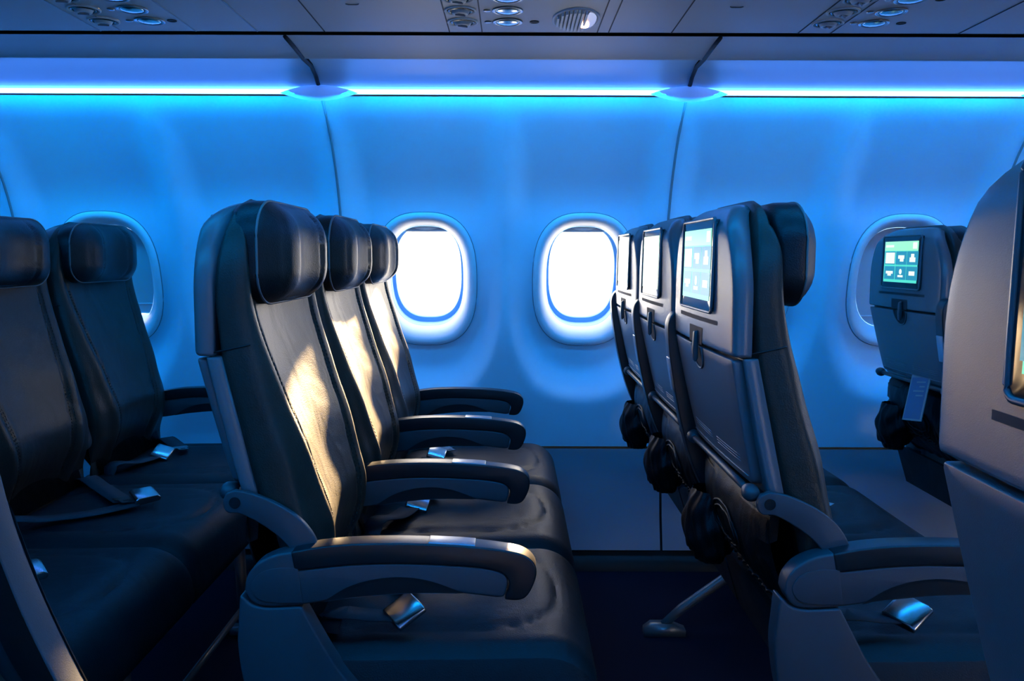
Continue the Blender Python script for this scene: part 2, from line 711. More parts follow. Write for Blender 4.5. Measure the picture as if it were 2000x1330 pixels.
# ---- windows
def window(idx, xc, shade_z, flip=False, label=''):
    n = 72
    t = thing('window_%d' % idx, label, 'window', (xc, Y(RING_D, flip), WZ), math.pi if flip else 0, None, 'structure')
    t.rotation_euler.x = math.atan(0.24)
    t.scale.z = 1 / math.cos(math.atan(0.24)) + 0.004
    # surround ring. local: +Y outward
    prof = [(0.0, 0.000, 0.000), (0.02, -0.006, 0.0), (0.12, -0.0105, 0), (0.30, -0.011, 0), (0.50, -0.004, 0), (0.70, 0.010, 0),
            (0.86, 0.026, 0), (1.0, 0.046, 0)]
    hx1, hz1 = 0.1235, 0.170
    v, f = [], []
    for q, d, _ in prof:
        for x, z in window_outline(HX + 0.001 + (hx1 - HX) * q, HZ + 0.001 + (hz1 - HZ) * q, n):
            v.append((x, d, z))
    for i in range(len(prof) - 1):
        for k in range(n):
            l = (k + 1) % n
            f.append((i * n + k, i * n + l, (i + 1) * n + l, (i + 1) * n + k))
    me = cached('ring', lambda: mesh('window_surround', v, f, M['ring'], True, fix=False))
    obj('window_surround', me, t)

    def groove():
        return MB().tube([(x, -0.0005, z) for x, z in window_outline(HX + 0.001, HZ + 0.001, 72)], 0.0022, 6, closed=True
                         ).mesh('surround_gasket', M['seal'])
    obj('surround_gasket', cached('groove', groove), t)

    def tunnel():
        pr = [(1.0, 0.046), (1.012, 0.052), (1.02, 0.075), (1.02, 0.100), (0.93, 0.102), (0.915, 0.108), (0.915, 0.130)]
        v, f = [], []
        for q, d in pr:
            for x, z in window_outline(hx1 * q, hz1 * q, n):
                v.append((x, d, z))
        for i in range(len(pr) - 1):
            for k in range(n):
                l = (k + 1) % n
                f.append((i * n + k, i * n + l, (i + 1) * n + l, (i + 1) * n + k))
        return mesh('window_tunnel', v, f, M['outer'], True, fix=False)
    obj('window_tunnel', flat_smooth(cached('tunnel', tunnel), 40), t)

    def skin():
        v, f = [], []
        for q in (0.915, 2.3):
            for x, z in window_outline(hx1 * q, hz1 * q, n):
                v.append((x, 0.130, z))
        for k in range(n):
            l = (k + 1) % n
            f.append((k, l, n + l, n + k))
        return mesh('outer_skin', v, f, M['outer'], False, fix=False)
    obj('outer_skin', cached('skin', skin), t)

    def pane():
        return mesh('window_pane', [(x, 0.110, z) for x, z in window_outline(hx1 * 0.93, hz1 * 0.93, n)], [tuple(range(n))], M['pane'], False)
    obj('window_pane', cached('pane', pane), t)
    # shade: slides down behind the surround
    if shade_z is not None:
        zb = shade_z - WZ
        pts = window_outline(hx1 * 1.01, hz1 * 1.01, 144)
        cut = [(x, z) for x, z in pts if z > zb]
        # order left-to-right across the top
        cut.sort(key=lambda p: math.atan2(p[1] - zb + 1e-4, p[0]))
        xe = max(x for x, z in cut)
        poly = [(xe, zb)] + cut + [(-xe, zb)]
        m = MB()
        v = [(x, 0.056, z) for x, z in poly] + [(x, 0.060, z) for x, z in poly]
        c = len(poly)
        m.add(v, [tuple(range(c)), tuple(range(2 * c - 1, c - 1, -1))] + [(i, (i + 1) % c, c + (i + 1) % c, c + i) for i in range(c)])
        sh = obj('window_shade', m.mesh('window_shade', M['shade'], False), t)
        m = MB()
        m.box((-xe * 0.97, 0.0525, zb), (xe * 0.97, 0.056, zb + 0.004))
        if zb > 0:     # pull lip
            v, f = [], []
            for i in range(17):
                u = -1 + i / 8
                h = 0.009 * (1 - u * u)
                for j in range(5):
                    a = math.pi * j / 4
                    v.append((u * 0.042, 0.056 - math.sin(a) * (0.002 + 0.008 * (1 - u * u)), zb + 0.013 - math.cos(a) * h))
            for i in range(16):
                for j in range(4):
                    f.append((i * 5 + j, i * 5 + j + 1, i * 5 + 6 + j, i * 5 + 5 + j))
            m.add(v, f)
        else:
            m.box((-xe * 0.97, 0.0525, zb + 0.032), (xe * 0.97, 0.056, zb + 0.036))
        obj('shade_handle', m.mesh('shade_handle', M['ring']), sh, bevel=0.001)
    # daylight portal in the outer opening
    ld = bpy.data.lights.new('daylight_portal', 'AREA')
    ld.shape = 'RECTANGLE'
    ld.size = 0.24
    ld.size_y = 0.33
    ld.cycles.is_portal = True
    lo = bpy.data.objects.new('daylight_portal', ld)
    lo.location = (0, 0.128, 0)
    lo.rotation_euler = (R(-90), 0, 0)
    link(lo, t)
    return t


WIN = {}
for k in range(-6, 6):
    x = -0.2785 + 0.5334 * k + 0.0
    # snap to the bay centres of the panels
    x = joints[0] + PW / 4 + 0.5334 * round((x - joints[0] - PW / 4) / 0.5334)
    if not (joints[0] < x < joints[-1]):
        continue
    WIN[k] = x
lab = {-2: 'oval cabin window at left, shade nearly shut with a bright sliver at the bottom',
       -1: 'oval cabin window behind the dark aisle headrest, shade shut',
       0: 'bright oval cabin window touching the lit window seat, left of centre',
       1: 'bright oval cabin window right of centre beside the glowing seat back screens',
       2: 'oval cabin window hidden behind the front row of seat backs',
       3: 'oval cabin window with a shut shade behind the seat back at the right'}
wi = 1
for k, x in WIN.items():
    if k < -3 or k > 4:
        sz = 0.80
    else:
        sz = {-3: 0.80, -2: 0.835, -1: 0.80, 0: 1.118, 1: 1.118, 2: 0.80, 3: 0.80, 4: 0.80}[k]
    window(wi, x, sz, False, lab.get(k, 'oval cabin window with its shade shut, far along the wall'))
    wi += 1
for k, x in WIN.items():
    window(wi, x, 0.80, True, 'oval cabin window on the near side wall behind the camera')
    wi += 1

# ---- floor
mb = MB()
mb.box((X0, -1.02, -0.04), (X1, 3.0, 0.0))
structure(obj('floor', mb.mesh('floor', M['carpet'], False)))
mb = MB()
for y in (1.28, 1.80, 0.68):
    mb.box((X0, y - 0.012, 0.0), (X1, y + 0.012, 0.004))
tr = obj('trim_seat_track', mb.mesh('seat_track', M['frame'], False))
structure(tr)

# ---- ceiling: bin undersides, bin fronts, ceiling dome (outside the frame above)
for flip in (False, True):
    mb = MB()
    strip(mb, [(2.197, 1.60), (2.197, 1.590), (1.72, 1.590)], X0, X1, flip)
    o = obj('ceiling_bin_underside_%s' % ('right' if flip else 'left'), mb.mesh('bin_underside', M['ceil'], False, False))
    structure(o)
    mb = MB()
    pts = [(1.72, 1.590), (1.68, 1.60), (1.62, 1.66), (1.57, 1.78), (1.56, 1.92), (1.60, 1.98), (1.62, 1.985)]
    strip(mb, pts, X0, X1, flip)
    structure(obj('ceiling_bin_front_%s' % ('right' if flip else 'left'), mb.mesh('bin_front', M['ceil'], True, False)))
    mb = MB()
    strip(mb, [(1.62, 1.985), (1.63, 2.02), (1.50, 2.09), (1.25, 2.13), (0.98, 2.14)], X0, X1, flip)
    structure(obj('ceiling_dome_%s' % ('right' if flip else 'left'), mb.mesh('ceiling_dome', M['ceil'], True, False)))
    mb = MB()
    strip(mb, [(1.60, 1.983), (1.575, 1.985), (1.555, 2.0)], -2.6, 2.6, flip)
    t = thing('ceiling_light', 'blue glowing strip along the top of the overhead bins on the %s side' % ('near' if flip else 'far'), 'light strip')
    obj('light_diffuser', mb.mesh('ceiling_wash', M['aisle'], True, False), t)
# closing shells
mb = MB()
for xe in (X0, X1):
    mb.box((xe - 0.02, -1.3, -0.05), (xe + 0.02, 3.3, 2.3))
    structure(obj('wall_rear' if xe < 0 else 'wall_front', mb.mesh('bulkhead', M['dado'], False)))
    mb = MB()


# ---- joints and fittings of the bin underside
def over(px, py):
    """bin underside point seen at a photo position"""
    th = R(5.48)
    r, u = (px - 1000) / 1720, -(py - 665) / 1720
    yy = math.cos(th) + u * math.sin(th)
    zz = -math.sin(th) + u * math.cos(th)
    s_ = (1.590 - EYE) / zz
    return r * s_, yy * s_


UZ = 1.590
jx = [over(x, 66)[0] for x in (200, 241, 385, 504, 635, 877, 940, 1163, 1185, 1307, 1552, 1615, 1863, 1990)]
for i, x in enumerate(jx):
    mb = MB().box((x - 0.0013, 1.73, UZ - 0.0012), (x + 0.0013, 2.197, UZ + 0.002))
    structure(obj('trim_bin_joint', mb.mesh('bin_joint', M['dark' if i > 3 else 'seal'], False)))


def psu(xg, xl, xd, lab, knob_rot, speaker=False):
    """passenger service unit: three air nozzles, three reading lamps, call buttons"""
    t = thing('service_unit', lab, 'service unit', (xg, 2.0, UZ), 0, 'overhead service units')
    ys = [2.10, 2.005, 1.91]
    for i, y in enumerate(ys):
        g = obj('air_nozzle', cached('noz', lambda: MB().lathe(
            [(0.036, 0.0), (0.036, -0.003), (0.033, -0.004), (0.030, -0.001), (0.024, 0.004), (0.020, -0.004), (0.017, -0.009),
             (0.010, -0.010), (0.008, -0.004), (0.001, -0.003)], (0, 0, 0), 'Z', 28).mesh('air_nozzle', M['ring'])), t, (0, y - 2.0, 0))
        obj('nozzle_cup', cached('cup', lambda: MB().lathe(
            [(0.030, -0.0015), (0.024, -0.0045), (0.0235, -0.0015)], (0, 0, 0), 'Z', 28).mesh('nozzle_cup', M['black'])), g)
        obj('nozzle_fin', cached('fin', lambda: MB().box((-0.012, -0.0015, -0.013), (0.012, 0.0015, -0.008)).mesh('fin', M['seal'], False)),
            g, rot=(0, 0, knob_rot), bevel=0.0006)
        l = obj('reading_light', cached('rl', lambda: MB().lathe(
            [(0.034, 0.0), (0.034, -0.0025), (0.031, -0.0035), (0.028, -0.002), (0.027, 0.0)], (0, 0, 0), 'Z', 28).mesh('reading_light', M['satin'])),
            t, (xl - xg, y - 2.0, 0))
        obj('lamp_lens', cached('ll', lambda: MB().lathe(
            [(0.0275, -0.001), (0.022, -0.0035), (0.012, -0.0055), (0.001, -0.006)], (0, 0, 0), 'Z', 28).mesh('lamp_lens', M['chrome'])), l)
        obj('call_button', cached('cb', lambda: MB().lathe(
            [(0.008, 0), (0.008, -0.002), (0.005, -0.003), (0.001, -0.003)], (0, 0, 0), 'Z', 14).mesh('call_button', M['satin'])),
            t, ((xl - xg) * 0.56, y - 2.0, 0))
        if i != 1:
            obj('screw_recess', cached('sr', lambda: MB().lathe(
                [(0.011, 0), (0.011, -0.0015), (0.009, -0.0018), (0.008, -0.0008), (0.001, -0.0008)], (0, 0, 0), 'Z', 14).mesh('screw_recess', M['dark'])),
                t, (xd - xg, y - 2.0, 0))
    return t


u0 = psu(over(905, 58)[0], over(990, 57)[0], over(1040, 60)[0],
         'overhead service unit left of the warm ribbed lamp, three vents seen nearly square on', 0.5)
psu(over(213, 50)[0], over(302, 50)[0], over(352, 55)[0], 'overhead service unit at the top left of the photo', 0.2)
psu(over(1594, 58)[0], over(1682, 57)[0], over(1727, 61)[0], 'overhead service unit at the top right of the photo', 0.9)

# the ribbed lamp beside the middle service unit
lx, ly = over(1123, 36)
t = thing('ribbed_lamp', 'oval ribbed ceiling lamp glowing warm pink at the top, right of the vents', 'lamp', (lx, ly, UZ))
mb = MB().lathe([(0.052, 0.0), (0.052, -0.003), (0.049, -0.004), (0.047, -0.001)], (0, 0, 0), 'Z', 40, sx=1.05, sy=1.75)
obj('lamp_rim', mb.mesh('lamp_rim', M['ring']), t)
mb = MB()
for k in range(8):
    x = -0.042 + k * 0.0088
    h = 0.080 * math.sqrt(max(0.02, 1 - (x / 0.047) ** 2))
    mb.box((x - 0.0024, -h, -0.010), (x + 0.0024, h, -0.001))
obj('lamp_ribs', mb.mesh('lamp_ribs', M['ring'], False), t)
mb = MB()
v = [(0.026 + 0.02 * math.cos(a) * (1 if math.cos(a) > 0 else 0.15), 0.070 * math.sin(a), -0.0045) for a in [2 * math.pi * q / 24 for q in range(24)]]
mb.add(v + [(x, y, -0.001) for x, y, z in v], [tuple(range(24))] + [(i, (i + 1) % 24, 24 + (i + 1) % 24, 24 + i) for i in range(24)])
obj('lamp_window', mb.mesh('lamp_window', M['satin'], False), t)
mb = MB().lathe([(0.011, -0.0045), (0.010, -0.009), (0.001, -0.012)], (0.022, 0.034, 0), 'Z', 16, sy=1.6)
obj('bulb', mb.mesh('bulb', M['lens']), t)

# small bracket prints beside the vents
for i, (px, py) in enumerate(((686, 9), (1436, 12))):
    x, y = over(px, py)
    mb = MB().tube([(-0.014, -0.004, 0), (-0.010, 0.002, 0), (0.010, 0.002, 0), (0.014, -0.004, 0)], 0.0011, 5)
    o = obj('bin_latch_mark', mb.mesh('latch_mark', M['seal']), None, (x, y, UZ - 0.001))
    o['label'] = ['tiny curved mark on the overhead bin left of the middle vents', 'tiny curved mark on the overhead bin right of the ribbed lamp'][i]
    o['category'] = 'mark'


# ================================================================ SEAT PARTS (seat space: +X forward, +Y outboard, origin on the floor)
HWB = 0.233
REAR_SHELL = [(0.89, -0.1185), (0.976, -0.1185), (1.05, -0.115), (1.09, -0.109), (1.125, -0.092), (1.14, -0.08)]
LOW_REAR = [(0.46, 0.03), (0.50, 0.02), (0.60, -0.015), (0.66, -0.035), (0.70, -0.052), (0.80, -0.075), (0.885, -0.094), (0.92, -0.098), (1.0, -0.1), (1.10, -0.085), (1.14, -0.075)]
FRONT = [(0.44, 0.01), (0.50, 0.030), (0.56, 0.056), (0.62, 0.063), (0.67, 0.053), (0.75, 0.028), (0.85, -0.003), (0.92, -0.026),
         (0.97, -0.038), (1.02, -0.043), (1.08, -0.045), (1.14, -0.05)]


def backrest_mesh():
    z0, z1 = 0.44, 1.139
    nl, na = 76, 140
    v, f = [], []
    for i in range(nl + 1):
        q = i / nl
        z = z0 + (z1 - z0) * q
        # half width, rounding at the top corners
        w_ = HWB
        rt = 0.135
        if z > z1 - rt:
            d = (z - (z1 - rt)) / rt
            w_ = HWB - rt + rt * math.sqrt(max(0.0, 1 - d * d * 0.985))
        if z < z0 + 0.03:
            d = (z0 + 0.03 - z) / 0.03
            w_ -= 0.02 * (1 - math.sqrt(max(0, 1 - d * d)))
        xr = smooth_table(LOW_REAR, z) + 0.004
        xf = smooth_table(FRONT, z)
        tp = 1.0
        if z > z1 - 0.014:
            d = (z - (z1 - 0.014)) / 0.014
            tp = 0.70 + 0.30 * math.sqrt(max(0, 1 - d * d))
        xc, a_ = (xr + xf) / 2, (xf - xr) / 2 * tp
        # centre panel border
        g = smooth_table([(0.44, 0.10), (0.62, 0.125), (0.75, 0.150), (0.95, 0.180), (1.14, 0.19)], z)
        for k in range(na):
            th = 2 * math.pi * k / na
            c, s_ = math.cos(th), math.sin(th)
            e = 0.42
            x = xc + a_ * math.copysign(abs(c) ** e, c)
            y = w_ * math.copysign(abs(s_) ** 0.62, s_)
            if c > 0:
                ay = abs(y)
                front = min(1.0, c * 3)
                # bolster roll and centre recess
                x += front * (0.010 * math.exp(-((ay - (g + 0.032)) / 0.022) ** 2))
                x -= front * 0.013 * max(0.0, 1 - (ay / g) ** 2) * (1 if z > 0.5 else max(0, (z - 0.44) / 0.06))
                x -= front * 0.007 * math.exp(-((ay - g) / 0.0045) ** 2)
                # soft lumbar creases
                x += front * 0.0025 * math.sin(34 * z + 6 * ay) * math.exp(-((z - 0.72) / 0.12) ** 2)
            v.append((x, y, z))
    for i in range(nl):
        for k in range(na):
            l = (k + 1) % na
            f.append((i * na + k, i * na + l, (i + 1) * na + l, (i + 1) * na + k))
    f.append(tuple(range(na - 1, -1, -1)))
    f.append(tuple(nl * na + k for k in range(na)))
    return mesh('backrest', v, f, M['leather'])


def stitch_mesh(s_):
    mb = MB()
    if True:
        for off in (-0.0055, 0.0075):
            pts = []
            for i in range(120):
                z = 0.50 + 0.46 * i / 119
                g = smooth_table([(0.44, 0.10), (0.62, 0.125), (0.75, 0.150), (0.95, 0.180), (1.14, 0.19)], z) + off
                xr = smooth_table(LOW_REAR, z) + 0.004
                xf = smooth_table(FRONT, z)
                xc, a_ = (xr + xf) / 2, (xf - xr) / 2
                sn = (g / HWB) ** (1 / 0.62)
                c = math.sqrt(max(0, 1 - sn * sn))
                x = xc + a_ * c ** 0.42
                fr = min(1, c * 3)
                gg = g - off
                x += fr * 0.010 * math.exp(-((g - (gg + 0.032)) / 0.022) ** 2)
                x -= fr * 0.013 * max(0.0, 1 - (g / gg) ** 2)
                x -= fr * 0.007 * math.exp(-((off) / 0.0045) ** 2)
                pts.append((x + 0.0006, s_ * g, z))
            for i in range(0, 118, 2):
                mb.tube(pts[i:i + 2], 0.0009, 4)
    return mb.mesh('stitching', M['stitch'])


def side_seam_mesh(s_):
    """welt running round the bolster side at shell-joint height"""
    mb = MB()
    if True:
        pts = []
        for i in range(12):
            q = i / 11
            z = 0.905 + 0.012 * q
            xr, xf = smooth_table(LOW_REAR, z), smooth_table(FRONT, z)
            pts.append((xr + 0.006 + (xf - xr - 0.016) * q, s_ * (HWB + 0.0002 - 0.004 * (abs(q - 0.5) * 2) ** 4), z))
        mb.tube(pts, 0.0014, 5)
    return mb.mesh('side_welt', M['leather2'])


HZ0, HZ1, HHW = 0.972, 1.137, 0.205


def head_outline(n=10):
    pts = []
    for cx, cz, rx, rz, a0 in ((HHW - 0.085, HZ1 - 0.062, 0.085, 0.062, 0), (-(HHW - 0.085), HZ1 - 0.062, 0.085, 0.062, 90),
                               (-(HHW - 0.075), HZ0 + 0.050, 0.075, 0.050, 180), (HHW - 0.075, HZ0 + 0.050, 0.075, 0.050, 270)):
        for k in range(n + 1):
            a = R(a0 + 90 * k / n)
            pts.append((cx + rx * math.cos(a), cz + rz * math.sin(a)))
    out = []
    m = len(pts)
    for i in range(m):
        a, b = pts[i], pts[(i + 1) % m]
        out.append(a)
        d = math.dist(a, b)
        k = int(d / 0.008)
        for j in range(1, k):
            out.append((a[0] + (b[0] - a[0]) * j / k, a[1] + (b[1] - a[1]) * j / k))
    return out


def headrest_mesh():
    o_ = head_outline()
    cz = (HZ0 + HZ1) / 2 - 0.004
    n = len(o_)
    v, f = [], []

    def fx(y, z, s_):
        """front surface for relative radius s_ (0 centre .. 1 edge)"""
        b = 0.043 * (1 - s_ ** 3.4)
        b += 0.006 * math.exp(-((abs(y) - 0.135) / 0.045) ** 2) * (1 - s_ ** 4)
        b -= 0.016 * max(0, 1 - (y / 0.09) ** 2) * (1 - s_ ** 3)       # dip for the head
        for g, dpt in ((0.072, 0.0045), (0.135, 0.003)):
            b -= dpt * math.exp(-((abs(y) - g - 0.012 * math.cos((z - cz) * 16)) / 0.0038) ** 2) * (1 - s_ ** 6)
        return -0.022 + b
    lay = [(0.86, -0.068), (0.95, -0.064), (0.985, -0.052), (0.992, -0.038), (0.99, -0.026), (0.985, -0.022)]
    for s_, x in lay:
        for y, z in o_:
            v.append((x + 0.004 * (1 - abs(y) / HHW), y * s_, cz + (z - cz) * s_))
    nr = 22
    for i in range(1, nr):
        s_ = 0.985 * (1 - i / nr)
        for y, z in o_:
            yy, zz = y * s_, cz + (z - cz) * s_
            v.append((fx(yy, zz, s_ / 0.985), yy, zz))
    L = len(lay) + nr - 1
    for i in range(L - 1):
        for k in range(n):
            l = (k + 1) % n
            f.append((i * n + k, i * n + l, (i + 1) * n + l, (i + 1) * n + k))
    v.append((fx(0, cz, 0), 0, cz))
    for k in range(n):
        f.append(((L - 1) * n + k, (L - 1) * n + (k + 1) % n, len(v) - 1))
    f.append(tuple(range(n)))
    return mesh('headrest', v, f, M['leather2'])


def headrest_piping():
    cz = (HZ0 + HZ1) / 2 - 0.004
    pts = [(-0.0205, y * 0.985, cz + (z - cz) * 0.985) for y, z in head_outline()]
    return MB().tube(pts, 0.0021, 6, closed=True).mesh('headrest_piping', M['piping'])


def shell_x(y, z):
    return -0.1175 + 0.034 * max(0.0, (z - 1.085) / 0.05) ** 2 - 0.006 * (1 - (y / HWB) ** 2)


def shell_mesh():
    out = rrect(HWB + 0.004, 0.900, 1.134, 0.006, 0.148, 16)
    return slab(out, shell_x, 0.028, 0.011, (0, 1.02), 18, segs=5).mesh('back_shell', M['shell'])


def tray_x(y, z):
    return smooth_table([(0.66, -0.058), (0.70, -0.072), (0.80, -0.096), (0.897, -0.1165)], z) - 0.005 * (1 - (y / HWB) ** 2)


def tray_mesh():
    out = rrect(HWB - 0.006, 0.700, 0.896, 0.012, 0.006, 6, taper=0.10)
    return slab(out, tray_x, 0.018, 0.004, (0, 0.80), 6).mesh('tray_table', M['tray'])


def lower_shell_mesh():
    out = rrect(HWB + 0.002, 0.685, 0.8985, 0.012, 0.004, 6, taper=0.03)
    return slab(out, lambda y, z: tray_x(y, z) + 0.016, 0.022, 0.004, (0, 0.80), 6).mesh('lower_back_shell', M['shell'])


def tray_edge_mesh():
    """raised welt lines at the foot of the tray, with the small print lines"""
    mb = MB()
    for z, h in ((0.712, 0.195),):
        mb.tube([(tray_x(y, z) - 0.001, y, z) for y in [-h + 2 * h * q / 16 for q in range(17)]], 0.0012, 5)
    for z in (0.728, 0.733, 0.738):
        for y0, y1 in ((-0.165, -0.02), (0.02, 0.165)):
            mb.tube([(tray_x(y, z) - 0.0003, y, z) for y in [y0 + (y1 - y0) * q / 8 for q in range(9)]], 0.0006, 4)
    return mb.mesh('tray_print', M['seal'])


SY, SZ0, SZ1 = 0.124, 0.962, 1.110


def srf(y, z, d=0.0):
    """screen plane point"""
    return (-0.1252 + (z - 1.03) * 0.022 - d, y, z)


def bezel_mesh():
    mb = MB()
    out = rrect(SY, SZ0, SZ1, 0.008, 0.008, 4)
    slab(out, lambda y, z: srf(y, z)[0], 0.010, 0.002, (0, 1.036), 3, mb=mb)
    return mb.mesh('screen_bezel', M['bezel'])


def bezel_rim_mesh():
    out = rrect(SY + 0.002, SZ0 - 0.002, SZ1 + 0.002, 0.009, 0.009, 4)
    return MB().tube([srf(y, z, -0.0005) for y, z in out], 0.0028, 6, closed=True).mesh('screen_rim', M['shell'])


def screen_mesh():
    mb = MB()
    hy, z0, z1 = 0.109, 0.978, 1.096

    def quad(y0, za, y1, zb, mi, d):
        # u runs to the viewer's right (-Y), so y is mirrored
        pts = [srf(-y0, za, d), srf(-y1, za, d), srf(-y1, zb, d), srf(-y0, zb, d)]
        mb.add(pts, [(0, 1, 2, 3)], mi)
    quad(-hy, z0, hy, z1, 0, 0.0006)
    quad(-hy, z1 - 0.027, hy, z1, 1, 0.0008)
    quad(-hy + 0.006, z1 - 0.017, -hy + 0.062, z1 - 0.010, 3, 0.0010)     # blurred heading
    quad(hy - 0.034, z1 - 0.022, hy - 0.008, z1 - 0.004, 3, 0.0010)
    cols = [-hy + 0.005, -hy + 0.079, -hy + 0.151]
    wt = 0.070
    for r_, (za, zb) in enumerate(((z0 + 0.051, z0 + 0.089), (z0 + 0.008, z0 + 0.046))):
        for c_, y0 in enumerate(cols):
            quad(y0, za, y0 + wt, zb, 2, 0.0008)
            cy, cz = y0 + wt / 2, (za + zb) / 2
            k = (r_, c_)
            if k == (0, 0):
                quad(y0 + 0.004, za + 0.003, y0 + wt - 0.004, zb - 0.003, 3, 0.0010)
            elif k == (0, 1):
                quad(cy - 0.020, cz - 0.002, cy + 0.020, cz + 0.008, 3, 0.0010)
                quad(cy - 0.008, cz - 0.010, cy + 0.016, cz - 0.002, 3, 0.0010)
            elif k == (0, 2):
                quad(cy - 0.010, cz + 0.002, cy + 0.010, cz + 0.012, 3, 0.0010)
                quad(cy - 0.018, cz - 0.011, cy + 0.018, cz + 0.002, 3, 0.0010)
            elif k == (1, 0):
                quad(cy - 0.024, cz - 0.003, cy + 0.024, cz + 0.005, 3, 0.0010)
                quad(cy - 0.012, cz - 0.009, cy + 0.012, cz - 0.003, 3, 0.0010)
            elif k == (1, 1):
                pts = [srf(-(cy + 0.009 * math.cos(a)), cz + 0.004 + 0.008 * math.sin(a), 0.0010) for a in [2 * math.pi * q / 14 for q in range(14)]]
                mb.add(pts, [tuple(range(14))], 3)
                quad(cy - 0.017, cz - 0.012, cy + 0.017, cz - 0.006, 3, 0.0010)
            else:
                quad(cy - 0.018, cz - 0.006, cy + 0.018, cz + 0.006, 3, 0.0010)
    return mb.mesh('screen', [M['ui_bg'], M['ui_head'], M['ui_tile'], M['ui_white']], False, False)


def slot_mesh():
    mb = MB()
    z = 0.945
    v = [(shell_x(y, zz) - 0.0006, y, zz) for y in (-0.150, -0.075, 0, 0.075, 0.150) for zz in (z - 0.0035, z + 0.0035)]
    mb.add(v, [(2 * i, 2 * i + 2, 2 * i + 3, 2 * i + 1) for i in range(4)])
    return mb.mesh('card_slot', M['dark'], False)


def latch_shade_mesh():
    """flat dark plates round the latch, painting the shade of a recess and cup"""
    mb = MB()
    mb = MB()
    v = [(shell_x(y, z) - 0.0008, y, z) for y, z in ((-0.050, 0.901), (0.050, 0.901), (0.052, 0.930), (-0.052, 0.930))]
    mb.add(v, [(0, 1, 2, 3)])
    n = 16
    pts = [(-0.040 * math.cos(R(180 * k / n)), 0.8955 - 0.040 * math.sin(R(180 * k / n))) for k in range(n + 1)]
    v = [(tray_x(y, z) - 0.0008, y, z) for y, z in pts]
    mb.add(v, [tuple(range(len(v)))])
    return mb.mesh('latch_shade', M['dark'], False)


def latch_rim_mesh():
    n = 16
    pts = [(-0.041, 0.896)] + [(-0.041 * math.cos(R(180 * k / n)), 0.894 - 0.038 * math.sin(R(180 * k / n))) for k in range(n + 1)] + [(0.041, 0.896)]
    return MB().tube([(tray_x(y, z) - 0.001, y, z) for y, z in pts], 0.002, 6).mesh('latch_rim', M['tray'])


def latch_mesh():
    mb = MB()
    x = shell_x(0, 0.9)
    mb.prism([(x - 0.0, 0.924), (x - 0.007, 0.921), (x - 0.009, 0.890), (x - 0.007, 0.872), (x - 0.004, 0.868), (x + 0.001, 0.875)], -0.022, -0.008)
    return mb.mesh('tray_latch', M['arm'])


def bar_mesh():
    mb = MB()
    mb.tube([(-0.078, y, 0.690) for y in (-0.205, -0.1, 0.0, 0.1, 0.200)], 0.0062, 10)
    for s_ in (-1, 1):
        y = s_ * 0.212
        mb.lathe([(0.004, -0.016), (0.011, -0.012), (0.0135, -0.003), (0.0135, 0.006), (0.010, 0.012), (0.010, 0.018)],
                 (-0.078, y, 0.690), 'Y', 16)
    return mb.mesh('hinge_bar', M['arm'])


# ---- literature pocket
def pocket_surface(u, vz):
    """u -1..1 across, vz 0..1 downwards; the quilted sagging pouch"""
    z = 0.655 - 0.20 * vz
    y = u * (0.222 - 0.02 * vz)
    bulge = 0.052 * math.sin(math.pi * min(1, vz * 0.92 + 0.10)) ** 0.7 * (1 - 0.45 * abs(u) ** 5)
    gather = 0.0028 * math.sin(u * 70) * math.exp(-((vz - 0.55) / 0.07) ** 2) + 0.0035 * math.sin(u * 23 + vz * 9) * vz
    x = smooth_table(LOW_REAR, z) - 0.004 - bulge - gather
    return (x, y, z)


def pocket_mesh():
    nu, nv = 80, 34
    v, f = [], []
    for j in range(nv + 1):
        for i in range(nu + 1):
            v.append(pocket_surface(-1 + 2 * i / nu, j / nv))
    for j in range(nv):
        for i in range(nu):
            a = j * (nu + 1) + i
            f.append((a, a + 1, a + nu + 2, a + nu + 1))
    k = len(v)
    # back wall
    for z in (0.655, 0.455):
        for i in range(nu + 1):
            u = -1 + 2 * i / nu
            v.append((smooth_table(LOW_REAR, z) + 0.01, u * (0.222 if z > 0.6 else 0.202), z))
    for i in range(nu):
        f.append((k + i, k + nu + 1 + i, k + nu + 2 + i, k + i + 1))
        f.append((i, k + i, k + i + 1, i + 1))
        a = nv * (nu + 1) + i
        f.append((a, a + 1, k + nu + 2 + i, k + nu + 1 + i))
    return mesh('literature_pocket', v, f, M['pocket'])


def flap_mesh():
    """stiff leather band along the pocket mouth"""
    mb = MB()
    nu, prof = 24, [(0.0, 0.680), (-0.012, 0.677), (-0.024, 0.664), (-0.030, 0.640), (-0.030, 0.612), (-0.024, 0.609), (-0.006, 0.615)]
    v, f = [], []
    n = len(prof)
    for i in range(nu + 1):
        u = -1 + 2 * i / nu
        for x, z in prof:
            bow = 0.006 * (1 - u * u)
            v.append((smooth_table(LOW_REAR, 0.66) + 0.004 + x * (1.0 - 0.25 * abs(u) ** 4) - bow, u * 0.214, z - 0.008 * (1 - u * u)))
    for i in range(nu):
        for k in range(n):
            l = (k + 1) % n
            f.append((i * n + k, i * n + l, (i + 1) * n + l, (i + 1) * n + k))
    f += [tuple(range(n)), tuple(nu * n + k for k in range(n - 1, -1, -1))]
    mb.add(v, f)
    return flat_smooth(mb.mesh('pocket_flap', M['pocket']), 50)


